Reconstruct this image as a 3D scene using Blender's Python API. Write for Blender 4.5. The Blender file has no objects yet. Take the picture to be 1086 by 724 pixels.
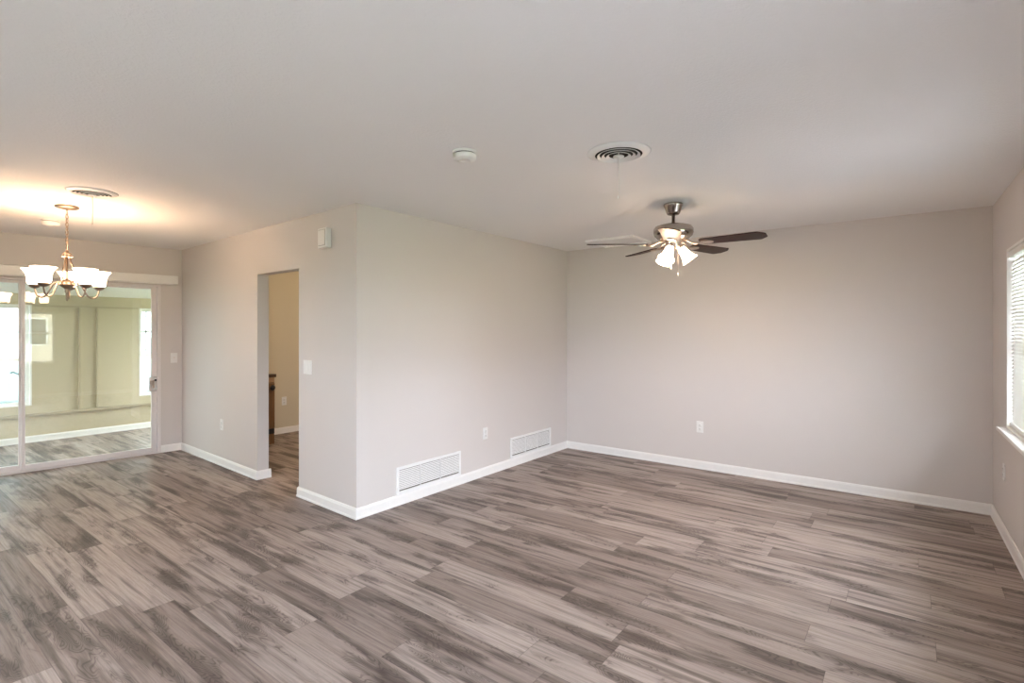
import bpy, bmesh, math, random
from mathutils import Vector, Matrix, Euler
PI = math.pi
R = math.radians
random.seed(7)
SC = bpy.context.scene
COL = SC.collection

# ------------------------------------------------------------------ camera
CAM_Z = 1.4557
YAW = R(37.393)
cd = bpy.data.cameras.new('camera')
cd.sensor_width = 36.0
cd.lens = 553.4 / 1086 * 36
cd.shift_y = -11.7 / 1086
cd.clip_start = 0.02
cam = bpy.data.objects.new('camera', cd)
cam.location = (0, 0, CAM_Z)
cam.rotation_euler = (PI / 2, 0, YAW)
COL.objects.link(cam)
SC.camera = cam

# ------------------------------------------------------------------ light
SKY = 14.0
w = bpy.data.worlds.new('sky')
SC.world = w
w.use_nodes = True
bg = w.node_tree.nodes['Background']
bg.inputs[0].default_value = (0.87, 0.93, 1.06, 1)
bg.inputs[1].default_value = SKY
WARM = (1.0, 0.62, 0.38)
CHANDELIER_W = 1.4        # per bulb
FAN_W = 4.0
KITCHEN_W = 15.0

def portal(name, loc, normal, sx, sy):
    l = bpy.data.lights.new(name, 'AREA')
    l.shape = 'RECTANGLE'
    l.size = sx
    l.size_y = sy
    l.cycles.is_portal = True
    o = bpy.data.objects.new(name, l)
    o.location = loc
    o.rotation_euler = Vector(normal).to_track_quat('-Z', 'Y').to_euler()
    COL.objects.link(o)

def bulb_light(name, loc, watts, radius=0.03, color=WARM):
    l = bpy.data.lights.new(name, 'POINT')
    l.energy = watts
    l.shadow_soft_size = radius
    l.color = color
    o = bpy.data.objects.new(name, l)
    o.location = loc
    COL.objects.link(o)
    return o

vs = SC.view_settings
vs.view_transform = 'Standard'
vs.look = 'None'
vs.exposure = 1.28
vs.gamma = 1.0
vs.use_curve_mapping = False
SC.cycles.max_bounces = 12
SC.cycles.diffuse_bounces = 8
SC.cycles.glossy_bounces = 5
SC.cycles.transparent_max_bounces = 24
SC.cycles.transmission_bounces = 8
SC.cycles.caustics_reflective = False
SC.cycles.sample_clamp_indirect = 6.0
SC.cycles.use_denoising = True

# ------------------------------------------------------------------ materials
class NT:
    def __init__(s, name):
        s.m = bpy.data.materials.new(name)
        s.m.use_nodes = True
        s.t = s.m.node_tree
        s.t.nodes.clear()
        s.out = s.t.nodes.new('ShaderNodeOutputMaterial')
    def n(s, kind, **kw):
        nd = s.t.nodes.new('ShaderNode' + kind)
        for k, v in kw.items():
            setattr(nd, k, v)
        return nd
    def put(s, sock, v):
        if isinstance(v, bpy.types.NodeSocket):
            s.t.links.new(v, sock)
        elif v is not None:
            if isinstance(v, (tuple, list)) and len(v) == 3 and len(sock.default_value) == 4:
                v = (*v, 1)
            sock.default_value = v
    def math(s, op, a, b=None, c=None, clamp=False):
        nd = s.n('Math', operation=op, use_clamp=clamp)
        s.put(nd.inputs[0], a)
        s.put(nd.inputs[1], b)
        s.put(nd.inputs[2], c)
        return nd.outputs[0]
    def comb(s, x, y, z=0.0):
        nd = s.n('CombineXYZ')
        for i, v in enumerate((x, y, z)):
            s.put(nd.inputs[i], v)
        return nd.outputs[0]
    def white(s, v):
        nd = s.n('TexWhiteNoise', noise_dimensions='3D')
        s.put(nd.inputs['Vector'], v)
        return nd.outputs['Value']
    def noise(s, v, scale, detail=2, rough=0.5, dist=0.0):
        nd = s.n('TexNoise')
        s.put(nd.inputs['Vector'], v)
        nd.inputs['Scale'].default_value = scale
        nd.inputs['Detail'].default_value = detail
        nd.inputs['Roughness'].default_value = rough
        nd.inputs['Distortion'].default_value = dist
        return nd.outputs['Fac']
    def ramp(s, f, lo, hi, a=0.0, b=1.0):
        nd = s.n('MapRange', interpolation_type='SMOOTHSTEP')
        s.put(nd.inputs[0], f)
        for i, v in enumerate((lo, hi, a, b)):
            nd.inputs[1 + i].default_value = v
        return nd.outputs[0]
    def mix(s, f, a, b, blend='MIX'):
        nd = s.n('Mix', data_type='RGBA', blend_type=blend)
        s.put(nd.inputs[0], f)
        s.put(nd.inputs[6], a)
        s.put(nd.inputs[7], b)
        return nd.outputs[2]
    def bsdf(s, color, rough=0.5, metal=0.0, spec=0.5, bump=None, bstr=0.1, bdist=0.01, coat=0.0):
        b = s.n('BsdfPrincipled')
        s.put(b.inputs['Base Color'], color)
        s.put(b.inputs['Roughness'], rough)
        b.inputs['Metallic'].default_value = metal
        b.inputs['Specular IOR Level'].default_value = spec
        b.inputs['Coat Weight'].default_value = coat
        if bump is not None:
            bp = s.n('Bump')
            bp.inputs['Strength'].default_value = bstr
            bp.inputs['Distance'].default_value = bdist
            s.put(bp.inputs['Height'], bump)
            s.t.links.new(bp.outputs[0], b.inputs['Normal'])
        s.t.links.new(b.outputs[0], s.out.inputs[0])
        return s.m
    def pos(s):
        return s.n('NewGeometry').outputs['Position']
    def obj(s):
        return s.n('TexCoord').outputs['Object']

def plain(name, color, rough=0.5, metal=0.0, spec=0.5, var=0.03, scale=30):
    t = NT(name)
    n = t.noise(t.obj(), scale, 3)
    lo = tuple(c * (1 - var) for c in color)
    hi = tuple(min(1, c * (1 + var)) for c in color)
    return t.bsdf(t.mix(n, lo, hi), rough, metal, spec)

def paint(name, color, scale=170, bstr=0.12, rough=0.55, spec=0.35):
    t = NT(name)
    p = t.pos()
    soft = t.noise(p, 1.3, 3)
    col = t.mix(soft, tuple(c * 0.985 for c in color), tuple(min(1, c * 1.015) for c in color))
    h = t.noise(p, scale, 3, 0.6)
    return t.bsdf(col, rough, 0, spec, t.ramp(h, 0.42, 0.68), bstr, 0.004)

def glass_mat(name, tint):
    t = NT(name)
    lw = t.n('LayerWeight')
    lw.inputs[0].default_value = 0.5
    f5 = t.math('POWER', lw.outputs['Facing'], 5.0)
    f = t.math('MULTIPLY_ADD', f5, 0.94, 0.055)
    tr = t.n('BsdfTransparent')
    tr.inputs[0].default_value = (*tint, 1)
    gl = t.n('BsdfGlossy')
    gl.inputs['Roughness'].default_value = 0.0
    gl.inputs[0].default_value = (1, 1, 1, 1)
    mx = t.n('MixShader')
    t.put(mx.inputs[0], f)
    t.t.links.new(tr.outputs[0], mx.inputs[1])
    t.t.links.new(gl.outputs[0], mx.inputs[2])
    t.t.links.new(mx.outputs[0], t.out.inputs[0])
    return t.m

def lit_glass(name, color, strength):
    t = NT(name)
    p = t.n('BsdfPrincipled')
    p.inputs['Base Color'].default_value = (0.9, 0.88, 0.84, 1)
    p.inputs['Roughness'].default_value = 0.35
    p.inputs['Emission Color'].default_value = (*color, 1)
    p.inputs['Emission Strength'].default_value = strength
    t.t.links.new(p.outputs[0], t.out.inputs[0])
    return t.m

def floor_mat():
    t = NT('vinyl_planks')
    sp = t.n('SeparateXYZ')
    t.put(sp.inputs[0], t.pos())
    X, Y = sp.outputs[0], sp.outputs[1]
    Wd, Ln = 0.182, 1.22
    v = t.math('DIVIDE', t.math('ADD', Y, 40.0), Wd)
    row = t.math('FLOOR', v)
    fy = t.math('FRACT', v)
    off = t.white(t.comb(row, 3.7, 1.1))
    u = t.math('ADD', t.math('DIVIDE', t.math('ADD', X, 60.0), Ln), t.math('MULTIPLY', off, 7.0))
    colm = t.math('FLOOR', u)
    fx = t.math('FRACT', u)
    idv = t.comb(row, colm, 0.0)
    r1 = t.white(idv)
    r2 = t.white(t.comb(row, colm, 5.3))
    r3 = t.white(t.comb(row, colm, 9.9))
    shx = t.math('MULTIPLY', r2, 37.0)
    shy = t.math('MULTIPLY', r3, 53.0)
    lx = t.math('ADD', X, shx)
    ly = t.math('ADD', Y, shy)
    # long soft dark patches that run along a board
    blot = t.noise(t.comb(t.math('MULTIPLY', lx, 1.6), t.math('MULTIPLY', ly, 8.0), r1), 1.0, 3, 0.55, 0.3)
    blot = t.ramp(blot, 0.47, 0.68)
    # cathedral figure: contour lines of a stretched noise
    nf = t.noise(t.comb(t.math('MULTIPLY', lx, 2.6), t.math('MULTIPLY', ly, 10.0), r2), 1.0, 2, 0.45, 0.4)
    rings = t.math('SINE', t.math('MULTIPLY', nf, 190.0))
    rings = t.ramp(rings, 0.2, 0.8)
    ringmask = t.math('MULTIPLY', rings, t.ramp(blot, 0.02, 0.5, 0.10, 1.0))
    # fine streaks
    st = t.noise(t.comb(t.math('MULTIPLY', lx, 3.0), t.math('MULTIPLY', ly, 95.0), r3), 1.0, 4, 0.65)
    st = t.ramp(st, 0.35, 0.7)
    # wide streaks
    ws = t.noise(t.comb(t.math('MULTIPLY', lx, 0.9), t.math('MULTIPLY', ly, 24.0), r1), 1.0, 3, 0.6)
    ws = t.ramp(ws, 0.47, 0.70)
    # knots
    vo = t.n('TexVoronoi', feature='F1')
    t.put(vo.inputs['Vector'], t.comb(t.math('MULTIPLY', lx, 2.0), t.math('MULTIPLY', ly, 5.0), 0.0))
    vo.inputs['Scale'].default_value = 1.0
    knot = t.ramp(vo.outputs['Distance'], 0.03, 0.13, 1.0, 0.0)
    knot = t.math('MULTIPLY', knot, t.ramp(t.noise(t.comb(lx, ly, 2.0), 3.0, 1), 0.5, 0.6))
    light = (0.440, 0.366, 0.328)
    mid = (0.260, 0.206, 0.180)
    dark = (0.058, 0.041, 0.034)
    c = t.mix(t.ramp(r1, 0.25, 1.0, 0.0, 0.85), light, mid)
    c = t.mix(t.math('MULTIPLY', ws, 0.68), c, (0.085, 0.062, 0.051))
    c = t.mix(t.math('MULTIPLY', blot, 0.72), c, dark)
    c = t.mix(t.math('MULTIPLY', ringmask, 0.55), c, dark)
    c = t.mix(t.math('MULTIPLY', st, 0.32), c, dark)
    c = t.mix(t.math('MULTIPLY', knot, 0.75), c, (0.045, 0.033, 0.028))
    # joints
    ey = t.math('MULTIPLY', t.math('MINIMUM', fy, t.math('SUBTRACT', 1.0, fy)), Wd)
    ex = t.math('MULTIPLY', t.math('MINIMUM', fx, t.math('SUBTRACT', 1.0, fx)), Ln)
    e = t.math('MINIMUM', ex, ey)
    seam = t.ramp(e, 0.0006, 0.0022, 1.0, 0.0)
    c = t.mix(t.math('MULTIPLY', seam, 0.5), c, (0.07, 0.055, 0.05))
    rough = t.math('MULTIPLY_ADD', st, 0.10, 0.46)
    h = t.math('SUBTRACT', t.math('MULTIPLY', st, -0.25), t.math('MULTIPLY', seam, 1.0))
    return t.bsdf(c, rough, 0, 0.32, h, 0.12, 0.002)

def wood(name, a, b, rough=0.4, axis=0, coat=0.0, spec=0.5):
    t = NT(name)
    sp = t.n('SeparateXYZ')
    t.put(sp.inputs[0], t.obj())
    k = [70.0, 70.0, 70.0]
    k[axis] = 5.0
    v = t.comb(*[t.math('MULTIPLY', sp.outputs[i], k[i]) for i in range(3)])
    n = t.noise(v, 1.0, 4, 0.6, 0.5)
    return t.bsdf(t.mix(t.ramp(n, 0.3, 0.7), a, b), rough, 0, spec, None, coat=coat)

M = {}
M['wall'] = paint('greige_wall_paint', (0.64, 0.60, 0.575))
M['sunroom_wall'] = paint('sunroom_wall_paint', (0.53, 0.465, 0.335), 150, 0.08)
M['sunroom_trim'] = plain('sunroom_batten_edge_shade', (0.42, 0.36, 0.255), 0.5)  # darker than the wall to paint in the shaded panel edges
M['kitchen_wall'] = paint('kitchen_wall_paint', (0.62, 0.555, 0.43))
M['ceiling'] = paint('textured_ceiling_paint', (0.83, 0.82, 0.815), 70, 0.20, 0.7, 0.25)
M['trim'] = plain('white_trim_paint', (0.82, 0.81, 0.79), 0.35)
M['bright_white'] = plain('lip_highlight_white', (0.92, 0.91, 0.90), 0.35)  # whiter than the trim, paints in the light caught by the hatch lip
M['white'] = plain('white_plastic', (0.80, 0.79, 0.77), 0.4)
M['almond'] = plain('almond_plastic', (0.74, 0.69, 0.63), 0.4)
M['metal_white'] = plain('white_enamel', (0.80, 0.80, 0.79), 0.35)
M['alu'] = plain('painted_aluminium', (0.74, 0.70, 0.69), 0.35)
M['dark'] = plain('unlit_duct_black', (0.02, 0.018, 0.016), 0.9)
M['shadow_metal'] = plain('unlit_duct_grey', (0.16, 0.14, 0.125), 0.6)
M['slot'] = plain('grey_slot', (0.22, 0.21, 0.2), 0.6)
M['nickel'] = plain('brushed_nickel', (0.52, 0.43, 0.36), 0.30, 1.0)
M['warm_nickel'] = plain('satin_champagne_nickel', (0.31, 0.24, 0.185), 0.36, 1.0)
M['dark_nickel'] = plain('pewter_metal', (0.42, 0.37, 0.33), 0.22, 1.0)
M['chrome'] = plain('chrome', (0.75, 0.73, 0.70), 0.15, 1.0)
M['black'] = plain('black_plastic', (0.015, 0.015, 0.018), 0.4)
M['cord'] = plain('white_cord', (0.82, 0.80, 0.77), 0.6)
M['blade'] = wood('walnut_blade', (0.040, 0.014, 0.009), (0.016, 0.006, 0.004), 0.45, 0, spec=0.15)
M['cabinet'] = wood('oak_cabinet', (0.20, 0.105, 0.045), (0.13, 0.065, 0.028), 0.4, 2)
M['cabinet_light'] = wood('pale_oak_rail', (0.50, 0.33, 0.19), (0.42, 0.27, 0.15), 0.4, 1)
M['counter'] = wood('brown_laminate', (0.10, 0.055, 0.03), (0.065, 0.035, 0.02), 0.35, 1)
M['glass'] = glass_mat('clear_window_glass', (0.97, 0.985, 0.98))
M['door_glass'] = glass_mat('green_tinted_door_glass', (0.955, 0.967, 0.915))
M['sun_glass'] = glass_mat('dimming_sunroom_glass', (0.37, 0.425, 0.43))  # dark tint put in to dim the bright outdoors behind these panes
M['shade'] = lit_glass('lit_frosted_glass', (1.0, 0.69, 0.45), 8.0)
M['fan_shade'] = lit_glass('lit_fan_glass', (1.0, 0.74, 0.52), 7.0)
M['slats'] = plain('white_vinyl_slats', (0.84, 0.845, 0.82), 0.45)
M['leaf'] = plain('hedge_leaf', (0.10, 0.17, 0.05), 0.6, var=0.35, scale=9)
M['floor'] = floor_mat()
M['concrete'] = plain('pale_concrete', (0.24, 0.24, 0.24), 0.9, var=0.08, scale=4)
M['grass'] = plain('lawn_grass', (0.20, 0.24, 0.12), 0.9, var=0.3, scale=20)
M['fence'] = plain('white_vinyl_fence', (0.80, 0.82, 0.82), 0.5)
M['siding'] = plain('tan_stucco', (0.34, 0.29, 0.23), 0.9, var=0.06)
M['shingle'] = plain('grey_shingles', (0.16, 0.15, 0.14), 0.9, var=0.25, scale=14)

# ------------------------------------------------------------------ mesh helpers
class MB:
    def __init__(s):
        s.bm = bmesh.new()
        s.smooth = False
    def box(s, a, b, mat=None, bevel=0.0):
        a, b = Vector(a), Vector(b)
        lo = Vector([min(a[i], b[i]) for i in range(3)])
        hi = Vector([max(a[i], b[i]) for i in range(3)])
        vs_ = []
        for z in (lo.z, hi.z):
            for y in (lo.y, hi.y):
                for x in (lo.x, hi.x):
                    vs_.append(s.bm.verts.new((x, y, z)))
        fs = [(0, 2, 3, 1), (4, 5, 7, 6), (0, 1, 5, 4), (2, 6, 7, 3), (0, 4, 6, 2), (1, 3, 7, 5)]
        faces = [s.bm.faces.new([vs_[i] for i in f]) for f in fs]
        if bevel > 0:
            es = list({e for f in faces for e in f.edges})
            r = bmesh.ops.bevel(s.bm, geom=es, offset=bevel, segments=2, affect='EDGES', profile=0.5)
            vs_ = list({v for v in r['verts']} | {v for v in vs_ if v.is_valid})
        if mat is not None:
            for v in vs_:
                v.co = mat @ v.co
        return s
    def lathe(s, prof, segs=32, mat=None, cap=True):
        rings = []
        for r, z in prof:
            if r < 1e-6:
                rings.append([s.bm.verts.new((0, 0, z))])
            else:
                rings.append([s.bm.verts.new((r * math.cos(2 * PI * i / segs), r * math.sin(2 * PI * i / segs), z)) for i in range(segs)])
        for A, B in zip(rings, rings[1:]):
            for i in range(segs):
                j = (i + 1) % segs
                q = []
                if len(A) == 1 and len(B) == 1:
                    continue
                if len(A) == 1:
                    q = [A[0], B[i], B[j]]
                elif len(B) == 1:
                    q = [A[i], B[0], A[j]]
                else:
                    q = [A[i], B[i], B[j], A[j]]
                f = s.bm.faces.new(q)
                f.smooth = True
        if cap:
            for ring in (rings[0], rings[-1]):
                if len(ring) > 2:
                    s.bm.faces.new(ring)
        if mat is not None:
            for ring in rings:
                for v in ring:
                    v.co = mat @ v.co
        return s
    def tube(s, pts, r, segs=10, mat=None, closed=False):
        pts = [Vector(p) for p in pts]
        n = len(pts)
        rr = r if isinstance(r, (list, tuple)) else [r] * n
        rings = []
        up = None
        for i, p in enumerate(pts):
            if closed:
                tan = (pts[(i + 1) % n] - pts[i - 1]).normalized()
            else:
                tan = (pts[min(i + 1, n - 1)] - pts[max(i - 1, 0)]).normalized()
            if up is None:
                up = tan.orthogonal().normalized()
            up = (up - tan * up.dot(tan)).normalized()
            side = tan.cross(up)
            ring = []
            for k in range(segs):
                a = 2 * PI * k / segs
                co = p + (up * math.cos(a) + side * math.sin(a)) * rr[i]
                ring.append(s.bm.verts.new(mat @ co if mat is not None else co))
            rings.append(ring)
        pairs = list(zip(rings, rings[1:]))
        if closed:
            pairs.append((rings[-1], rings[0]))
        for A, B in pairs:
            for k in range(segs):
                f = s.bm.faces.new([A[k], A[(k + 1) % segs], B[(k + 1) % segs], B[k]])
                f.smooth = True
        if not closed:
            s.bm.faces.new(rings[0])
            s.bm.faces.new(rings[-1])
        return s
    def prism(s, outline, axis_vec, mat=None):
        """closed outline (3-D points) extruded along axis_vec"""
        av = Vector(axis_vec)
        A = [s.bm.verts.new(Vector(p)) for p in outline]
        B = [s.bm.verts.new(Vector(p) + av) for p in outline]
        n = len(A)
        s.bm.faces.new(A)
        s.bm.faces.new(B[::-1])
        for i in range(n):
            s.bm.faces.new([A[i], B[i], B[(i + 1) % n], A[(i + 1) % n]])
        if mat is not None:
            for v in A + B:
                v.co = mat @ v.co
        return s
    def build(s, name, m, parent=None):
        bmesh.ops.recalc_face_normals(s.bm, faces=s.bm.faces[:])
        me = bpy.data.meshes.new(name)
        s.bm.to_mesh(me)
        s.bm.free()
        me.materials.append(m)
        o = bpy.data.objects.new(name, me)
        COL.objects.link(o)
        if parent is not None:
            o.parent = parent
        return o

def empty(name, loc=(0, 0, 0), rz=0.0, label=None, cat=None, group=None, kind=None):
    o = bpy.data.objects.new(name, None)
    o.empty_display_size = 0.1
    o.location = loc
    o.rotation_euler = (0, 0, rz)
    COL.objects.link(o)
    tag(o, label, cat, group, kind)
    return o

def tag(o, label=None, cat=None, group=None, kind=None):
    for k, v in (('label', label), ('category', cat), ('group', group), ('kind', kind)):
        if v:
            o[k] = v
    return o

def copy_tree(o, parent=None):
    c = o.copy()
    COL.objects.link(c)
    c.parent = parent
    for ch in list(o.children):
        copy_tree(ch, c)
    return c

# ------------------------------------------------------------------ the room's plan
H = 2.44
BC = Vector((-3.398, 2.470))
CDp = Vector((-7.085, 2.620))
AB = Vector((-3.398, 5.571))
AE = Vector((0.514, 5.571))
E_DIR = (Vector((0.538, 4.35)) - AE).normalized()
D_DIR = (Vector((-7.24, 1.04)) - CDp).normalized()
BACK_Y = -1.6
EBK = AE + E_DIR * ((AE.y - BACK_Y) / -E_DIR.y)
DBK = CDp + D_DIR * ((CDp.y - BACK_Y) / -D_DIR.y)

class Frame:
    """a wall face: s along p->q, n out of the face into the room"""
    def __init__(s, p, q, inside):
        s.p = Vector(p); s.q = Vector(q)
        s.d = (s.q - s.p).normalized()
        s.len = (s.q - s.p).length
        n = Vector((s.d.y, -s.d.x))
        if n.dot(Vector(inside) - s.p) < 0:
            n = -n
        s.n = n
        s.rz = math.atan2(n.y, n.x) + PI / 2     # local -Y looks into the room
        xl = Vector((math.cos(s.rz), math.sin(s.rz)))
        s.flip = 1 if xl.dot(s.d) > 0 else -1    # local +x against s
    def at(s, a, z, n=0.0):
        v = s.p + s.d * a + s.n * n
        return Vector((v.x, v.y, z))

FB = Frame(BC, AB, (0, 3))
FA = Frame(AB, AE, (0, 3))
FC = Frame(BC, CDp, (-5, 0))
FD = Frame(CDp, DBK, (-5, 0))
FE = Frame(AE, EBK, (0, 0))
FK = Frame(EBK, DBK, (0, 0))

def wall(name, fr, thick, holes=(), s0=0.0, s1=None, z0=0.0, z1=H, mat='wall'):
    """one wall with rectangular holes (s0, s1, z0, z1); the face lies on the frame, the thickness goes away from the room"""
    s1 = fr.len if s1 is None else s1
    ss = sorted({s0, s1, *[h[0] for h in holes], *[h[1] for h in holes]})
    zz = sorted({z0, z1, *[h[2] for h in holes], *[h[3] for h in holes]})
    ss = [a for a in ss if s0 - 1e-6 <= a <= s1 + 1e-6]
    zz = [a for a in zz if z0 - 1e-6 <= a <= z1 + 1e-6]
    def solid(i, j):
        if i < 0 or j < 0 or i >= len(ss) - 1 or j >= len(zz) - 1:
            return False
        a, b = (ss[i] + ss[i + 1]) / 2, (zz[j] + zz[j + 1]) / 2
        return not any(h[0] < a < h[1] and h[2] < b < h[3] for h in holes)
    bm = bmesh.new()
    cache = {}
    def V(i, j, k):
        if (i, j, k) not in cache:
            cache[(i, j, k)] = bm.verts.new(fr.at(ss[i], zz[j], -thick * k))
        return cache[(i, j, k)]
    for i in range(len(ss) - 1):
        for j in range(len(zz) - 1):
            if not solid(i, j):
                continue
            bm.faces.new([V(i, j, 0), V(i + 1, j, 0), V(i + 1, j + 1, 0), V(i, j + 1, 0)])
            bm.faces.new([V(i, j, 1), V(i + 1, j, 1), V(i + 1, j + 1, 1), V(i, j + 1, 1)])
            for (di, dj, e) in ((-1, 0, ((i, j), (i, j + 1))), (1, 0, ((i + 1, j), (i + 1, j + 1))), (0, -1, ((i, j), (i + 1, j))), (0, 1, ((i, j + 1), (i + 1, j + 1)))):
                if not solid(i + di, j + dj):
                    (a, b), (c_, d_) = e
                    bm.faces.new([V(a, b, 0), V(c_, d_, 0), V(c_, d_, 1), V(a, b, 1)])
    bmesh.ops.recalc_face_normals(bm, faces=bm.faces[:])
    me = bpy.data.meshes.new(name)
    bm.to_mesh(me)
    bm.free()
    me.materials.append(M[mat])
    o = bpy.data.objects.new(name, me)
    COL.objects.link(o)
    o['kind'] = 'structure'
    return o

def poly_slab(name, pts, z0, z1, m, kind='structure'):
    b = MB()
    b.prism([(x, y, z0) for x, y in pts], (0, 0, z1 - z0))
    o = b.build(name, m)
    o['kind'] = kind
    return o

# openings
OPEN = (0.875, 1.672, 0.0, 2.003)                    # doorway in the left wall
DOOR = (0.221, 2.66, 0.0, 1.995)                     # sliding patio door
WIN1 = (0.655, 1.62, 0.785, 2.01)
W2S = [(AE.y - y) / -E_DIR.y for y in (1.48, 0.50)]
WIN2 = (W2S[0], W2S[1], 0.74, 1.86)
W6S = [(AE.y - y) / -E_DIR.y for y in (0.05, -1.30)]
WIN6 = (W6S[0], W6S[1], 0.45, 2.05)
W7S = [(AE.y - y) / -E_DIR.y for y in (3.80, 2.80)]
WIN7 = (W7S[0], W7S[1], 0.785, 1.88)
WIN3 = (3.2, 4.1, 0.95, 1.85)                        # unseen, added behind the photographer to bring in daylight

# floors and ceilings
poly_slab('floor', [(AE.x + .2, 5.72), (EBK.x + .2, BACK_Y - .15), (DBK.x - .05, BACK_Y - .15), (CDp.x - .05, CDp.y), (CDp.x - .05, 5.72)], -0.12, 0.0, M['floor'])
poly_slab('ceiling', [(AE.x + .2, 5.72), (EBK.x + .2, BACK_Y - .15), (DBK.x - .15, BACK_Y - .15), (CDp.x - .15, CDp.y), (CDp.x - .15, 5.72)], H, H + 0.12, M['ceiling'])
# walls
FFAR = Frame((CDp.x - .1, 5.571), (AE.x + .15, 5.571), (-2, 3))
wall('wall_far', FFAR, 0.14)
wall('wall_right', FE, 0.15, [WIN1, WIN7, WIN2, WIN6], s0=0.0, s1=FE.len + .1)
wall('wall_inner', FB, 0.11, s0=0.11)
wall('wall_doorway', FC, 0.11, [OPEN], s0=0.0, s1=FC.len + .1)
wall('wall_patio', FD, 0.14, [DOOR], s0=0.0)
wall('wall_back', FK, 0.14, [WIN3], s0=-.1, s1=FK.len + .1)
FKL = Frame((-7.07, 2.72), (-7.07, 5.60), (-5, 4))
wall('wall_kitchen', FKL, 0.12, mat='kitchen_wall')

# ------------------------------------------------------------------ baseboards
BBH, BBT = 0.085, 0.013
def bb_profile():
    return [(0, 0), (0.017, 0), (0.017, 0.012), (BBT, 0.018), (BBT, BBH - 0.018), (0.008, BBH - 0.004), (0.004, BBH), (0, BBH)]
def bb_run(mb, fr, s0, s1, m0=0, m1=0):
    """m0/m1: +1 mitre that grows outwards (outer corner), -1 that shrinks (inner corner), 0 square"""
    A, B = [], []
    for n, z in bb_profile():
        A.append(mb.bm.verts.new(fr.at(s0 - m0 * n, z, n)))
        B.append(mb.bm.verts.new(fr.at(s1 + m1 * n, z, n)))
    k = len(A)
    mb.bm.faces.new(A)
    mb.bm.faces.new(B[::-1])
    for i in range(k):
        mb.bm.faces.new([A[i], B[i], B[(i + 1) % k], A[(i + 1) % k]])
def baseboard(name, runs):
    mb = MB()
    for r in runs:
        bb_run(mb, *r)
    o = mb.build(name, M['trim'])
    o['kind'] = 'structure'
JL = Frame(FC.at(OPEN[1], 0).xy, FC.at(OPEN[1], 0, -0.11).xy, FC.at(1.2, 0, -.05).xy)
JR = Frame(FC.at(OPEN[0], 0).xy, FC.at(OPEN[0], 0, -0.11).xy, FC.at(1.2, 0, -.05).xy)
baseboard('baseboard_far', [(FA, 0, FA.len, -1, -1)])
baseboard('baseboard_right', [(FE, 0, FE.len, -1, -1)])
baseboard('baseboard_inner', [(FB, 0, FB.len, 1, -1)])
baseboard('baseboard_doorway', [(FC, 0, OPEN[0], 1, 1), (JR, 0, 0.11, 1, 0), (FC, OPEN[1], FC.len, 1, -1), (JL, 0, 0.13, 1, 0)])
baseboard('baseboard_patio', [(FD, 0, DOOR[0] - .002, -1, 0), (FD, DOOR[1] + .01, FD.len, 0, -1)])
baseboard('baseboard_kitchen', [(FKL, 0.1, FKL.len - .03, 0, -1)])

# ------------------------------------------------------------------ sliding patio door (local x along the wall, -y into the room)
def local(fr, s):          # local x of a wall coordinate, for objects based at fr.at(0, 0)
    return s * fr.flip
def lbox(mb, fr, s0, s1, n0, n1, z0, z1, bevel=0.0):
    mb.box((local(fr, s0), -n0, z0), (local(fr, s1), -n1, z1), bevel=bevel)

door = empty('door_1', FD.at(0, 0), FD.rz, kind='structure')
f = MB()
lbox(f, FD, DOOR[0], DOOR[0] + .035, -.12, .012, 0.0, DOOR[3], .003)
lbox(f, FD, DOOR[1] - .035, DOOR[1], -.12, .012, 0.0, DOOR[3], .003)
lbox(f, FD, DOOR[0] + .035, DOOR[1] - .035, -.12, .012, DOOR[3] - .022, DOOR[3], .003)
lbox(f, FD, DOOR[0] + .035, DOOR[1] - .035, -.12, .012, 0.0, .016, .002)
lbox(f, FD, DOOR[0] + .035, DOOR[1] - .035, -.030, -.026, .016, .028)
f.build('door_frame', M['alu'], door)
def sash(name, s0, s1, n0, n1, z0, z1, st_r, st_l, top, bot):
    mb = MB()
    lbox(mb, FD, s0, s0 + st_r, n0, n1, z0, z1, .004)
    lbox(mb, FD, s1 - st_l, s1, n0, n1, z0, z1, .004)
    lbox(mb, FD, s0 + st_r, s1 - st_l, n0, n1, z1 - top, z1, .003)
    lbox(mb, FD, s0 + st_r, s1 - st_l, n0, n1, z0, z0 + bot, .003)
    o = mb.build(name, M['alu'], door)
    g = MB()
    c = (n0 + n1) / 2
    lbox(g, FD, s0 + st_r - .006, s1 - st_l + .006, c - .003, c + .003, z0 + bot - .006, z1 - top + .006)
    g.build('glass_pane', M['door_glass'], o)
    return o
pr = sash('sliding_panel', .262, 1.436, -.022, .006, .020, DOOR[3] - .024, .055, .030, .030, .055)
pl = sash('fixed_panel', 1.408, 2.62, -.066, -.034, .020, DOOR[3] - .024, .046, .055, .030, .055)
# lock plate and lever on the closing stile
hp = MB()
lbox(hp, FD, .262, .342, .006, .012, .742, .905, .002)
hd = hp.build('lock_plate', M['chrome'], pr)
lv = MB()
lv.box((local(FD, .300) - .012, -.034, .775), (local(FD, .300) + .012, -.012, .870), bevel=.008)
lv.tube([(local(FD, .300), -.030, .80), (local(FD, .313), -.044, .825), (local(FD, .318), -.046, .86)], [.009, .008, .006])
lv.build('pull_handle', M['nickel'], hd)
kh = MB()
kh.lathe([(0, 0), (.012, 0), (.012, .006), (0, .006)], 20, Matrix.Translation((local(FD, .276), -.012, .868)) @ Matrix.Rotation(PI / 2, 4, 'X'))
kh.build('key_cylinder', M['black'], hd)
lt = MB()
x0 = local(FD, 1.452)
lt.tube([(x0, -.052 + .08, 1.010), (local(FD, 1.478), .028, 1.016), (local(FD, 1.482), .026, 1.03), (local(FD, 1.50), .022, 1.032), (local(FD, 1.512), .022, 1.022)], .0055, 8)
lt.build('latch_lever', M['black'], pl)

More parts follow.
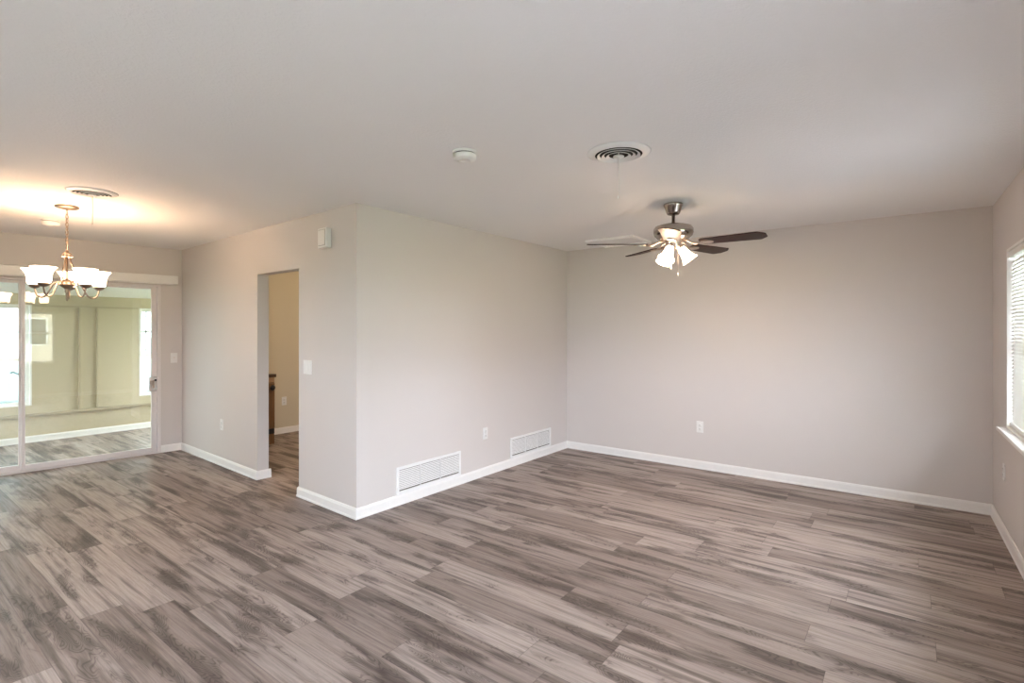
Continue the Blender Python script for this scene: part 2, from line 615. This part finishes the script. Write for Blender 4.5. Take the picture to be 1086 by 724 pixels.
# blind head rail over the door
vr = empty('head_rail', FD.at(0, 2.01), FD.rz, 'long white boxed blind valance across the top of the sliding glass door', 'blind head rail')
mb = MB()
lbox(mb, FD, .06, 2.80, .0, .085, .0, .10, .006)
mb.build('valance_board', M['trim'], vr)
mb = MB()
lbox(mb, FD, .0585, .0605, .012, .075, .012, .088)
lbox(mb, FD, .10, 2.76, .025, .06, -.006, .0)
mb.build('blind_track', M['white'], vr)

# ------------------------------------------------------------------ windows
def lwin(name, fr, W, depth, mid, jamb='trim', glass='glass', upper_bars=(), vbars=()):
    """a single-hung window in a hole of the wall fr; the sash sits depth behind the wall face"""
    root = empty(name, fr.at(0, 0), fr.rz, kind='structure')
    s0, s1, z0, z1 = W
    mb = MB()
    t = .016
    lbox(mb, fr, s0, s0 + t, -depth - .05, .004, z0, z1)
    lbox(mb, fr, s1 - t, s1, -depth - .05, .004, z0, z1)
    lbox(mb, fr, s0 + t, s1 - t, -depth - .05, .004, z1 - t, z1)
    lbox(mb, fr, s0 + t, s1 - t, -depth - .05, .004, z0, z0 + t)
    mb.build('window_frame', M[jamb], root)
    mb = MB()
    k = .035
    for (a, b, n_) in ((z0 + t, mid + .015, -depth - .018), (mid - .015, z1 - t, -depth - .040)):
        lbox(mb, fr, s0 + t, s0 + t + k, n_, n_ + .022, a, b)
        lbox(mb, fr, s1 - t - k, s1 - t, n_, n_ + .022, a, b)
        lbox(mb, fr, s0 + t + k, s1 - t - k, n_, n_ + .022, a, a + k)
        lbox(mb, fr, s0 + t + k, s1 - t - k, n_, n_ + .022, b - k, b)
    for z in upper_bars:
        lbox(mb, fr, s0 + t + k, s1 - t - k, -depth - .036, -depth - .022, z - .012, z + .012)
    for (s, a, b) in vbars:
        lbox(mb, fr, s - .009, s + .009, -depth - .036, -depth - .022, a, b)
    sh = mb.build('sash', M[jamb], root)
    mb = MB()
    lbox(mb, fr, s0 + t + k - .004, s1 - t - k + .004, -depth - .009, -depth - .005, z0 + t + k - .004, mid + .015 - k + .004)
    lbox(mb, fr, s0 + t + k - .004, s1 - t - k + .004, -depth - .031, -depth - .027, mid - .015 + k - .004, z1 - t - k + .004)
    mb.build('glass_pane', M[glass], sh)
    return root

w1 = lwin('window_1', FE, WIN1, .085, 1.40)
mb = MB()
lbox(mb, FE, WIN1[0] - .075, WIN1[1] + .075, .0, .050, .757, .785, .006)
lbox(mb, FE, WIN1[0] + .001, WIN1[1] - .001, -.085, .0, .770, .8035, .0)
mb.build('window_sill', M['trim'], w1)
lwin('window_2', FE, WIN2, .07, 1.40)
lwin('added_window_6', FE, WIN6, .07, 1.35)  # unseen window added to brighten the floor and ceiling near the camera
lwin('added_window_7', FE, WIN7, .085, 1.40)  # unseen window added to throw daylight on the inner wall
lwin('added_window_3', FK, WIN3, .08, 1.35)

# venetian blind in the right-hand window
bl = empty('window_blind', FE.at(0, 0), FE.rz, 'white horizontal slat blind lowered over the window in the right wall', 'blind')
a0, a1 = WIN1[0] + .018, WIN1[1] - .018
mb = MB()
lbox(mb, FE, a0, a1, -.046, -.004, 1.952, 1.990, .003)
mb.build('head_rail', M['slats'], bl)
mb = MB()
z = .843
while z < 1.945:
    mt = Matrix.Translation((0, .026, z)) @ Matrix.Rotation(R(59), 4, 'X')
    mb.box((local(FE, a0), -.0155, -.0011), (local(FE, a1), .0155, .0011), mt)
    z += .0245
mb.build('slats', M['slats'], bl)
mb = MB()
lbox(mb, FE, a0, a1, -.042, -.010, .8045, .834, .004)
mb.build('bottom_rail', M['slats'], bl)
for s in (a0 + .16, (a0 + a1) / 2, a1 - .16):
    mb = MB()
    for n_ in (-.0115, -.0405):
        mb.tube([(local(FE, s), -n_, .82), (local(FE, s), -n_, 1.96)], .0012, 6)
    mb.build('ladder_cord', M['cord'], bl)

# ------------------------------------------------------------------ sunroom beyond the sliding door
FS = Frame((-9.09, -1.6), (-9.09, 4.3), (-8, 1))
S = lambda y: y + 1.6
SWL = (S(-1.30), S(1.60), .48, 1.79)
SWR = (S(2.79), S(4.15), .48, 1.785)
SZ = 2.36
wall('wall_sunroom', FS, 0.12, [SWL, SWR], z1=SZ, mat='sunroom_wall')
FSN = Frame((-9.21, 4.3), (-7.15, 4.3), (-8, 1))
FSS = Frame((-9.21, -1.6), (-7.4, -1.6), (-8, 1))
SWE = (.18, 1.85, .45, 1.85)
wall('wall_sunroom_end', FSN, 0.12, [SWE], z1=SZ, mat='sunroom_wall')
SWN = (.18, 1.60, .45, 1.85)
wall('wall_sunroom_near', FSS, 0.12, [SWN], z1=SZ, mat='sunroom_wall')
FSH = Frame((-7.19, 2.66), (-7.19, 4.3), (-8, 3))
wall('wall_sunroom_house', FSH, 0.02, z1=SZ, mat='sunroom_wall')
poly_slab('floor_sunroom', [(-9.21, -1.7), (DBK.x - .05, -1.7), (CDp.x - .05, CDp.y), (CDp.x - .05, 4.42), (-9.21, 4.42)], -.12, -0.001, M['floor'])
mb = MB()
mb.prism([(-9.25, -1.75, 1.90), (-7.60, -1.75, 2.23), (-7.60, -1.75, 2.33), (-9.25, -1.75, 2.00)], (0, 6.2, 0))
mb.prism([(-7.60, -1.75, 2.23), (DBK.x - .14, -1.75, 2.23), (CDp.x - .14, CDp.y, 2.23), (-7.18, 4.45, 2.23), (-7.60, 4.45, 2.23)], (0, 0, .1))
mb.build('ceiling_sunroom', M['ceiling'])['kind'] = 'structure'
baseboard('baseboard_sunroom', [(FS, 0, FS.len, -1, -1)])
mb = MB()
lbox_ = lambda s0, s1, z0, z1, n=.014: mb.box(FS.at(s0, z0, 0), FS.at(s1, z1, n))
lbox_(0.02, FS.len - .02, .340, .375, .035)
lbox_(SWL[1] + .02, SWR[0] - .02, 1.768, 1.790, .022)
for y in (2.088, 2.286):
    lbox_(S(y) - .009, S(y) + .009, .375, 1.768, .022)
mb.build('trim_1', M['sunroom_trim'])['kind'] = 'structure'
lwin('added_window_8', FSN, SWE, .05, 1.08)  # unseen window added to light the sunroom from its end
lwin('added_window_9', FSS, SWN, .05, 1.08)  # second unseen window, added for more sunroom light
lwin('window_4', FS, SWL, .05, 1.08, glass='sun_glass', upper_bars=(1.435,))
lwin('window_5', FS, SWR, .05, 1.08, glass='sun_glass', upper_bars=(1.44,), vbars=((S(2.90), 1.15, 1.76),))
# ------------------------------------------------------------------ kitchen seen through the doorway
cab = empty('kitchen_cabinet', (-6.42, 3.02, 0), R(90), 'brown wooden base cabinet with black knobs seen through the doorway', 'cabinet')
# local x = +world y, local -y = +world x (front)
mb = MB()
mb.box((-.28, 0, .02), (.41, .62, .865))
mb.build('body', M['cabinet'], cab)
mb = MB()
mb.box((-.28, -.004, .80), (.41, .0, .865))
mb.build('top_rail', M['cabinet_light'], cab)
mb = MB()
mb.box((-.28, -.002, .150), (.411, .0, .215))
mb.build('black_strip', M['black'], cab)
for a, b in ((.08, .408), (-.275, .075)):
    mb = MB()
    mb.box((a, -.018, .225), (b, -.001, .79), bevel=.004)
    dr = mb.build('door', M['cabinet'], cab)
    mb = MB()
    mb.lathe([(0, 0), (.012, 0), (.012, .014), (.030, .018), (.034, .026), (.026, .034), (0, .036)], 24, Matrix.Translation((b - .040, -.018, .735)) @ Matrix.Rotation(PI / 2, 4, 'X'))
    mb.build('knob', M['black'], dr)
ct = MB()
ct.box((-7.065, 2.735, .865), (-6.385, 3.440, .905), bevel=.004)
c = ct.build('worktop', M['counter'])
tag(c, 'dark brown worktop on the wooden cabinet in the doorway', 'worktop')

# ------------------------------------------------------------------ electrical plates
def outlet(fr, s, z, label, m='white'):
    root = empty('wall_outlet', fr.at(s, z), fr.rz, label, 'outlet', 'wall outlets')
    mb = MB()
    mb.box((-.036, -.006, -.059), (.036, 0, .059), bevel=.003)
    mb.build('cover_plate', M[m], root)
    for dz in (-.021, .021):
        mb = MB()
        mb.lathe([(0, 0), (.0165, 0), (.0165, .003), (.015, .004), (0, .004)], 24, Matrix.Translation((0, -.006, dz)) @ Matrix.Rotation(PI / 2, 4, 'X'))
        rc = mb.build('receptacle', M[m], root)
        mb = MB()
        for dx, h in ((-.006, .005), (.006, .004)):
            mb.box((dx - .0014, -.0108, dz - h + .003), (dx + .0014, -.0098, dz + h + .003))
        mb.box((-.0022, -.0108, dz - .011), (.0022, -.0098, dz - .007))
        mb.build('slots', M['slot'], rc)
    mb = MB()
    mb.lathe([(0, 0), (.003, 0), (.002, .0012), (0, .0012)], 12, Matrix.Translation((0, -.006, 0)) @ Matrix.Rotation(PI / 2, 4, 'X'))
    mb.build('screw', M['slot'], root)
    return root
outlet(FA, 1.633, .440, 'white duplex outlet on the far wall below the ceiling fan')
outlet(FB, 1.531, .423, 'white duplex outlet on the inner wall between two floor grilles')
outlet(FC, 2.505, .440, 'white duplex outlet between the sliding door corner and the doorway')
outlet(FE, .545, .459, 'white outlet low on the right wall under the blind window')
outlet(FKL, 3.92 - 2.72, .455, 'white outlet on the kitchen wall seen through the doorway')

sw = empty('light_switch', FD.at(.085, 1.125), FD.rz, 'white single toggle switch on the short wall beside the sliding door', 'light switch')
mb = MB(); mb.box((-.036, -.006, -.060), (.036, 0, .060), bevel=.003); mb.build('cover_plate', M['white'], sw)
mb = MB(); mb.box((-.006, -.016, -.008), (.006, -.006, .012), bevel=.002); mb.build('toggle', M['almond'], sw)
sw = empty('light_switch', FC.at(.722, 1.140), FC.rz, 'wide white switch plate on the wall right of the doorway', 'light switch')
mb = MB(); mb.box((-.066, -.007, -.060), (.066, 0, .060), bevel=.003); mb.build('cover_plate', M['white'], sw)
for dx in (-.030, .030):
    mb = MB()
    mb.box((dx - .017, -.0095, -.034), (dx + .017, -.007, .034), bevel=.001)
    mb.build('rocker', M['white'], sw)

# door chime
ch = empty('door_chime', FC.at(.416, 2.210), FC.rz, 'white box door chime high on the wall between doorway and corner', 'door chime')
mb = MB()
mb.box((-.063, -.050, -.082), (.063, 0, .082), bevel=.006)
mb.build('housing', M['white'], ch)
mb = MB()
mb.box((-.048, -.054, -.060), (.048, -.050, .064), bevel=.0015)
mb.build('front_panel', M['white'], ch)
mb = MB()
mb.box((-.051, -.0512, -.063), (.051, -.0498, .067))
mb.build('panel_gap_shade', M['slot'], ch)  # flat grey rim painted as the dark recess around the front panel

# return-air grilles in the inner wall
def grille(s0, s1, z0, z1, label):
    root = empty('return_grille', FB.at((s0 + s1) / 2, z0), FB.rz, label, 'air grille', 'return grilles low on the inner wall')
    wd, ht, fw = s1 - s0, z1 - z0, .026
    x0, x1 = -wd / 2, wd / 2
    mb = MB()
    mb.box((x0, -.012, 0), (x0 + fw, 0, ht), bevel=.003)
    mb.box((x1 - fw, -.012, 0), (x1, 0, ht), bevel=.003)
    mb.box((x0 + fw, -.012, 0), (x1 - fw, 0, fw), bevel=.003)
    mb.box((x0 + fw, -.012, ht - fw), (x1 - fw, 0, ht), bevel=.003)
    mb.build('frame', M['metal_white'], root)
    mb = MB()
    mb.box((x0 + fw, -.0012, fw), (x1 - fw, -.0002, ht - fw))
    mb.build('dark_duct_backing', M['shadow_metal'], root)  # dark plate on the wall, its colour stands for the unlit duct
    iw = (wd - 2 * fw) / 3
    for k in range(3):
        mb = MB()
        a = x0 + fw + k * iw + (.0065 if k else .001)
        b = x0 + fw + (k + 1) * iw - (.0065 if k < 2 else .001)
        n = 12
        for i in range(n):
            zc = fw + .010 + (ht - 2 * fw - .014) * (i + .5) / n
            mt = Matrix.Translation((0, -.0058, zc)) @ Matrix.Rotation(R(52), 4, 'X')
            mb.box((a, -.0052, -.0006), (b, .0052, .0006), mt)
        mb.build('louver_bank', M['metal_white'], root)
    for k in (1, 2):
        mb = MB()
        xc = x0 + fw + k * iw
        mb.box((xc - .003, -.0095, fw), (xc + .003, -.0015, ht - fw))
        mb.build('divider', M['metal_white'], root)
    return root
grille(.389, 1.165, .086, .316, 'white louvered return grille nearer the outer corner of the inner wall')
grille(1.942, 2.721, .086, .308, 'white louvered return grille nearer the far corner of the room')

# ------------------------------------------------------------------ ceiling devices
def diffuser(x, y, label, rad, cord, ang):
    root = empty('ceiling_diffuser', (x, y, H), ang, label, 'ceiling diffuser', 'round ceiling diffusers')
    def ring(name, r0, r1, za, zb, m='metal_white', th=.0022):
        mb = MB()
        n = 8
        top, bot = [], []
        for i in range(n + 1):
            a = i / n
            r = r0 + (r1 - r0) * a
            z = za + (zb - za) * (a ** 1.6)
            top.append((r, z)); bot.append((r, z - th))
        mb.lathe(bot + top[::-1] + [bot[0]], 48, cap=False)
        mb.build(name, M[m], root)
    mb = MB()
    mb.lathe([(0, -.0006), (rad * .85, -.0006), (rad * .85, -.0012), (0, -.0012)], 40)
    mb.build('dark_duct_backing', M['dark'], root)  # black disc painting in the darkness between the rings, no hole here
    ring('outer_flange', rad * .75, rad, -.014, -.001)
    for k, q in enumerate((.60, .455, .31)):
        ring('cone_ring', rad * q, rad * (q + .085), -.012 - .002 * k, -.020 - .002 * k)
    mb = MB()
    mb.lathe([(0, -.030), (rad * .12, -.029), (rad * .18, -.025), (rad * .16, -.020), (0, -.020)], 32)
    mb.lathe([(.004, -.001), (.004, -.021)], 8)
    mb.build('centre_cone', M['metal_white'], root)
    mb = MB()
    mb.tube([(0, 0, -.029), (.001, 0, -.029 - cord / 2), (0, 0, -.029 - cord)], .0030, 6)
    pc = mb.build('pull_cord', M['cord'], root)
    mb = MB()
    mb.lathe([(0, 0), (.0045, -.003), (.0045, -.014), (0, -.017)], 12, Matrix.Translation((0, 0, -.028 - cord)))
    mb.build('cord_tip', M['cord'], pc)
diffuser(-1.284, 2.650, 'round white slotted ceiling diffuser near the ceiling fan', .172, .215, R(37))
diffuser(-4.624, 1.136, 'round white ceiling diffuser beside the chandelier canopy', .150, .19, R(37))

def detector(x, y, label):
    root = empty('smoke_detector', (x, y, H), 0, label, 'smoke detector', 'smoke detectors on the ceiling')
    mb = MB(); mb.lathe([(0, 0), (.068, 0), (.068, -.008), (.064, -.011), (0, -.011)], 40); mb.build('base_plate', M['white'], root)
    mb = MB(); mb.lathe([(0, -.011), (.056, -.011), (.056, -.018), (0, -.018)], 40); mb.build('air_slot', M['slot'], root)
    mb = MB()
    mb.lathe([(0, -.018), (.063, -.018), (.064, -.020), (.063, -.040), (.058, -.045), (.044, -.047), (.042, -.050), (.026, -.052), (.024, -.050), (0, -.050)], 40)
    mb.build('cover', M['white'], root)
detector(-1.954, 2.128, 'round white smoke detector on the middle of the living room ceiling')
detector(-6.090, 1.200, 'round white smoke detector on the ceiling behind the chandelier chain')

# attic hatch
hx0, hx1, hy0, hy1 = -2.83, -2.27, 5.015, 5.50
ah = empty('attic_hatch', ((hx0 + hx1) / 2, (hy0 + hy1) / 2, H), 0, 'white framed square attic hatch in the ceiling behind the fan', 'attic hatch')
hw, hh, fw = (hx1 - hx0) / 2, (hy1 - hy0) / 2, .032
mb = MB()
mb.box((-hw, -hh, -.022), (hw, -hh + fw, 0), bevel=.003)
mb.box((-hw, hh - fw, -.022), (hw, hh, 0), bevel=.003)
mb.box((-hw, -hh + fw, -.022), (-hw + fw, hh - fw, 0), bevel=.003)
mb.box((hw - fw, -hh + fw, -.022), (hw, hh - fw, 0), bevel=.003)
mb.build('frame', M['bright_white'], ah)
mb = MB()
mb.box((-hw + fw, -hh + fw, -.005), (hw - fw, hh - fw, -.0005))
mb.build('hatch_panel', M['ceiling'], ah)

# ------------------------------------------------------------------ ceiling fan
FANX, FANY = -1.467, 3.983
fan = empty('ceiling_fan', (FANX, FANY, H), 0, 'five blade ceiling fan with dark walnut blades and lit frosted shades', 'ceiling fan')
mb = MB()
mb.lathe([(0, 0), (.068, 0), (.072, -.004), (.072, -.018), (.066, -.026), (.052, -.070), (.044, -.084), (.030, -.088), (0, -.088)], 40)
mb.build('canopy', M['dark_nickel'], fan)
mb = MB()
mb.lathe([(0, -.080), (.0125, -.080), (.0125, -.150), (.026, -.153), (.028, -.165), (.022, -.175), (0, -.175)], 24)
mb.build('downrod', M['nickel'], fan)
mb = MB()
mb.lathe([(0, -.166), (.095, -.166), (.110, -.171), (.138, -.180), (.149, -.198), (.150, -.228), (.141, -.250), (.118, -.272), (.094, -.282), (.075, -.285), (0, -.285)], 48)
mb.build('motor_housing', M['dark_nickel'], fan)
BZ = -.318
for i in range(5):
    a = R(-37.5 + 72 * i) + YAW
    rot = Matrix.Rotation(a, 4, 'Z')
    pitch = Matrix.Translation((0, 0, BZ)) @ Matrix.Rotation(R(-10), 4, 'X')
    mb = MB()
    w0, w1_ = .060, .076
    ol = [(.205, -.040), (.225, -w0), (.615, -w1_), (.622, -.073), (.663, -.036), (.666, -.028), (.666, .028), (.663, .036), (.622, .073), (.615, w1_), (.225, w0), (.205, .040)]
    mb.prism([(x, y, 0) for x, y in ol], (0, 0, .007), rot @ pitch)
    b = mb.build('blade', M['blade'], fan)
    mb = MB()
    n = 20
    plate = [(.255 + .050 * math.cos(2 * PI * k / n), .033 * math.sin(2 * PI * k / n), -.007) for k in range(n)]
    mb.prism(plate, (0, 0, .0068), rot @ pitch)
    arm = [(.080, 0, -.292), (.115, 0, -.300), (.160, 0, BZ - .006), (.225, 0, BZ - .005)]
    for sgn in (-1, 1):
        mb.tube([(x, sgn * (.012 + .010 * math.sin(PI * j / 3)), z_) for j, (x, y, z_) in enumerate(arm)], .0065, 8, rot)
    mb.build('blade_bracket', M['nickel'], b)
mb = MB()
mb.lathe([(0, -.284), (.060, -.284), (.062, -.292), (.056, -.298), (.056, -.335), (.050, -.346), (.030, -.358), (.012, -.364), (0, -.364)], 36)
mb.build('light_fitter', M['nickel'], fan)
BELL = [(.020, 0), (.026, -.004), (.031, -.018), (.034, -.040), (.038, -.066), (.046, -.092), (.058, -.115), (.064, -.124)]
for i, ang in enumerate((-12, 108, 228)):
    a = R(ang) + YAW
    mt = Matrix.Rotation(a, 4, 'Z') @ Matrix.Translation((.050, 0, -.338)) @ Matrix.Rotation(R(-36), 4, 'Y')
    mb = MB()
    mb.lathe([(0, .014), (.018, .012), (.026, .0), (.027, -.012), (0, -.012)], 24, mt)
    hd = mb.build('socket_cup', M['nickel'], fan)
    mb = MB()
    inner = [(r - .0035, z_) for r, z_ in BELL[::-1]]
    mb.lathe([(r, z_ - .006) for r, z_ in BELL] + [(r, z_ - .006) for r, z_ in inner], 36, mt, cap=False)
    mb.build('lamp_shade', M['fan_shade'], hd)
    mb = MB()
    mb.lathe([(0, -.012), (.012, -.014), (.014, -.030), (.026, -.058), (.028, -.072), (.020, -.090), (0, -.098)], 20, mt)
    mb.build('bulb', M['fan_shade'], hd)
    p = Matrix.Translation((FANX, FANY, H)) @ mt @ Vector((0, 0, -.118))
    bulb_light('fan_bulb_light', p, FAN_W, .025)
for (ox, oy, ln) in ((-.030, -.045, .135), (.030, -.020, .185)):
    v = Vector((ox, oy)).to_3d(); v.rotate(Euler((0, 0, YAW)))
    mb = MB()
    mb.tube([(v.x, v.y, -.345), (v.x, v.y, -.35 - ln)], .0016, 6)
    pc = mb.build('pull_chain', M['nickel'], fan)
    mb = MB()
    mb.lathe([(0, 0), (.003, -.002), (.005, -.022), (.004, -.032), (0, -.034)], 12, Matrix.Translation((v.x, v.y, -.35 - ln)))
    mb.build('chain_fob', M['cord'], pc)

# ------------------------------------------------------------------ chandelier
CHX, CHY = -5.31, 1.143
ROTV = math.atan2(CHY, CHX)                        # direction away from the photographer
chd = empty('chandelier', (CHX, CHY, H), 0, 'five arm brushed nickel chandelier with lit white bell shades', 'chandelier')
mb = MB()
mb.lathe([(0, 0), (.070, 0), (.076, -.005), (.076, -.014), (.060, -.022), (.018, -.026), (.008, -.034), (0, -.034)], 36)
mb.build('canopy', M['warm_nickel'], chd)
mb = MB()
z = -.040
k = 0
while z > -.350:
    pts = []
    for j in range(14):
        a = 2 * PI * j / 14
        pts.append((.0095 * math.cos(a), 0, z - .013 + .019 * math.sin(a)))
    mb.tube(pts, .0026, 6, Matrix.Rotation(PI / 2 * (k % 2) + .4, 4, 'Z'), closed=True)
    z -= .031
    k += 1
mb.tube([(0.004, 0.003, -.03), (.006, -.004, -.12), (-.005, .004, -.22), (.003, .003, -.36)], .002, 6)
mb.build('chain', M['warm_nickel'], chd)
mb = MB()
mb.lathe([(0, -.352), (.010, -.354), (.014, -.366), (.030, -.374), (.033, -.382), (.024, -.388), (.034, -.394), (.036, -.402), (.026, -.408), (0, -.408)], 32)
mb.build('top_cap', M['warm_nickel'], chd)
for i in range(3):
    a = ROTV + R(30 + 120 * i)
    mb = MB()
    ps = [(.018, -.405), (.024, -.440), (.040, -.490), (.058, -.530), (.060, -.555), (.048, -.580), (.030, -.600)]
    mb.tube([(r * math.cos(a), r * math.sin(a), z_) for r, z_ in ps], .0052, 8)
    mb.build('support_rod', M['warm_nickel'], chd)
mb = MB()
mb.lathe([(0, -.405), (.007, -.405), (.007, -.575), (.020, -.580), (.036, -.592), (.048, -.612), (.050, -.628), (.036, -.640), (.020, -.652), (.014, -.668), (.017, -.676), (.010, -.690), (.008, -.720), (.0085, -.735), (.005, -.750), (0, -.754)], 32)
mb.build('centre_column', M['warm_nickel'], chd)
CB = [(.030, 0), (.040, .004), (.046, .020), (.047, .045), (.050, .070), (.058, .092), (.070, .110), (.080, .120)]
for i in range(5):
    a = ROTV - R(4 + 72 * i)
    rot = Matrix.Rotation(a, 4, 'Z')
    path = [(.030, -.612), (.062, -.604), (.090, -.622), (.112, -.668), (.134, -.708), (.164, -.724), (.192, -.708), (.205, -.672), (.208, -.650)]
    fine = []
    P_ = [Vector((r, 0, z_)) for r, z_ in path]
    for j in range(len(P_) - 1):
        p0, p1, p2, p3 = P_[max(j - 1, 0)], P_[j], P_[j + 1], P_[min(j + 2, len(P_) - 1)]
        for q in range(4):
            t_ = q / 4
            fine.append(.5 * ((2 * p1) + (p2 - p0) * t_ + (2 * p0 - 5 * p1 + 4 * p2 - p3) * t_ ** 2 + (3 * p1 - p0 - 3 * p2 + p3) * t_ ** 3))
    fine.append(P_[-1])
    mb = MB()
    mb.tube(fine, .0058, 10, rot)
    arm = mb.build('arm', M['warm_nickel'], chd)
    mt = rot @ Matrix.Translation((.208, 0, -.630))
    mb = MB()
    mb.lathe([(0, -.028), (.012, -.026), (.030, -.016), (.038, -.004), (.040, .004), (0, .006)], 28, mt)
    mb.build('shade_holder', M['warm_nickel'], arm)
    mb = MB()
    inner = [(r - .0035, z_ + .001) for r, z_ in CB[::-1]]
    mb.lathe([(r, z_ + .004) for r, z_ in CB] + [(r, z_ + .004) for r, z_ in inner], 40, mt, cap=False)
    mb.build('lamp_shade', M['shade'], arm)
    mb = MB()
    mb.lathe([(0, .006), (.013, .008), (.013, .030), (.026, .056), (.027, .068), (.018, .084), (0, .090)], 20, mt)
    mb.build('bulb', M['shade'], arm)
    bulb_light('chandelier_bulb_light', Matrix.Translation((CHX, CHY, H)) @ mt @ Vector((0, 0, .112)), CHANDELIER_W, .025)

# ------------------------------------------------------------------ unseen kitchen lamp, added to light the kitchen
kl = empty('kitchen_fill_lamp', (-5.2, 4.3, H), 0, 'round flush ceiling lamp added out of view to light the kitchen', 'ceiling lamp')
mb = MB(); mb.lathe([(0, 0), (.16, 0), (.16, -.03), (0, -.03)], 40); mb.build('base', M['nickel'], kl)
mb = MB(); mb.lathe([(.15, -.03), (.14, -.06), (.10, -.085), (.05, -.097), (0, -.10)], 40); mb.build('lamp_shade', M['shade'], kl)
bulb_light('kitchen_fill_light', (-5.2, 4.3, H - .16), KITCHEN_W, .08, (1.0, 0.80, 0.53))

# ------------------------------------------------------------------ outdoors
poly_slab('ground', [(-40, -40), (60, -40), (60, 40), (-40, 40)], -.40, -.20, M['grass'])
poly_slab('driveway', [(.9, -6), (5.2, -6), (5.2, 8), (.9, 8)], -.20, -.12, M['concrete'])
poly_slab('roof', [(.80, -3.0), (1.42, -3.0), (1.42, 7.0), (.80, 7.0)], 2.38, 2.50, M['trim'])  # unseen eave added to block high sky light at the right-hand windows
poly_slab('bounce_slab', [(-12, -9), (.9, -9), (.9, -1.8), (-12, -1.8)], -.20, -.12, M['concrete'])  # unseen grey slab added to keep light bounced indoors neutral
poly_slab('patio', [(-15, -8), (-9.25, -8), (-9.25, 9), (-15, 9)], -.20, -.12, M['concrete'])
fn = empty('added_fence', (-13.0, 0, -.12), 0, 'white board fence added outside the sunroom windows to whiten their view', 'fence')  # guessed fence, added so the sunroom windows look white low down
mb = MB()
for i in range(72):
    y = -6 + i * .19
    mb.box((-.012, y, .06), (.012, y + .178, 1.42))
mb.build('fence_boards', M['fence'], fn)
mb = MB()
for z in (.30, 1.20):
    mb.box((.012, -6, z), (.05, 7.7, z + .09))
mb.build('fence_rails', M['fence'], fn)
for i in range(7):
    mb = MB()
    y = -6.05 + i * 2.28
    mb.box((-.06, y - .06, 0), (.06, y + .06, 1.50), bevel=.008)
    mb.build('fence_post', M['fence'], fn)
hs = empty('neighbour_house', (16, 0, -.2), 0, 'tan neighbouring house across the lawn mirrored in the sliding door', 'house')
mb = MB(); mb.box((0, -7.5, 0), (7, 2.2, 2.9)); mb.build('walls', M['siding'], hs)
mb = MB()
mb.prism([(-.5, -8, 2.85), (7.5, -8, 2.85), (3.5, -8, 4.6)], (0, 10.7, 0))
mb.build('roof', M['shingle'], hs)
for y in (-1.6, .8):
    mb = MB(); mb.box((-.03, y - .5, 1.0), (.02, y + .5, 2.2)); wn = mb.build('window', M['trim'], hs)
    mb = MB(); mb.box((-.04, y - .44, 1.06), (-.03, y + .44, 2.14)); mb.build('pane', M['black'], wn)

rnd = random.Random(3)
mb = MB()
for i in range(9000):
    u = Vector((rnd.gauss(0, 1), rnd.gauss(0, 1), rnd.gauss(0, 1))).normalized()
    k = rnd.uniform(.80, 1.0)
    c_ = Vector((2.55 + u.x * .95 * k, 5.15 + u.y * 1.35 * k, 1.90 + u.z * 2.10 * k))
    e1 = Vector((rnd.gauss(0, 1), rnd.gauss(0, 1), rnd.gauss(0, .6))).normalized()
    e2 = e1.orthogonal().normalized()
    L = rnd.uniform(.05, .09)
    f_ = [mb.bm.verts.new(c_ + e1 * a + e2 * b) for a, b in ((-L, 0), (0, L * .45), (L, 0), (0, -L * .45))]
    mb.bm.faces.new(f_)
o = mb.build('screening_leaves', M['leaf'])  # greenery for the blind's gaps, added and enlarged to block sky light
tag(o, 'green leafy shrub added outside the blind-covered window to block sky light', 'shrub', kind='stuff')

# ------------------------------------------------------------------ daylight portals in the window openings, seen and added
def win_portal(fr, W, off):
    c_ = fr.at((W[0] + W[1]) / 2, (W[2] + W[3]) / 2, -off)
    portal('daylight_portal', c_, (fr.n.x, fr.n.y, 0), W[1] - W[0], W[3] - W[2])
win_portal(FE, WIN1, .17)
win_portal(FE, WIN2, .17)
win_portal(FE, WIN6, .17)
win_portal(FE, WIN7, .17)
win_portal(FK, WIN3, .16)
win_portal(FSN, SWE, .14)
win_portal(FSS, SWN, .14)
win_portal(FS, SWL, .14)
win_portal(FS, SWR, .14)
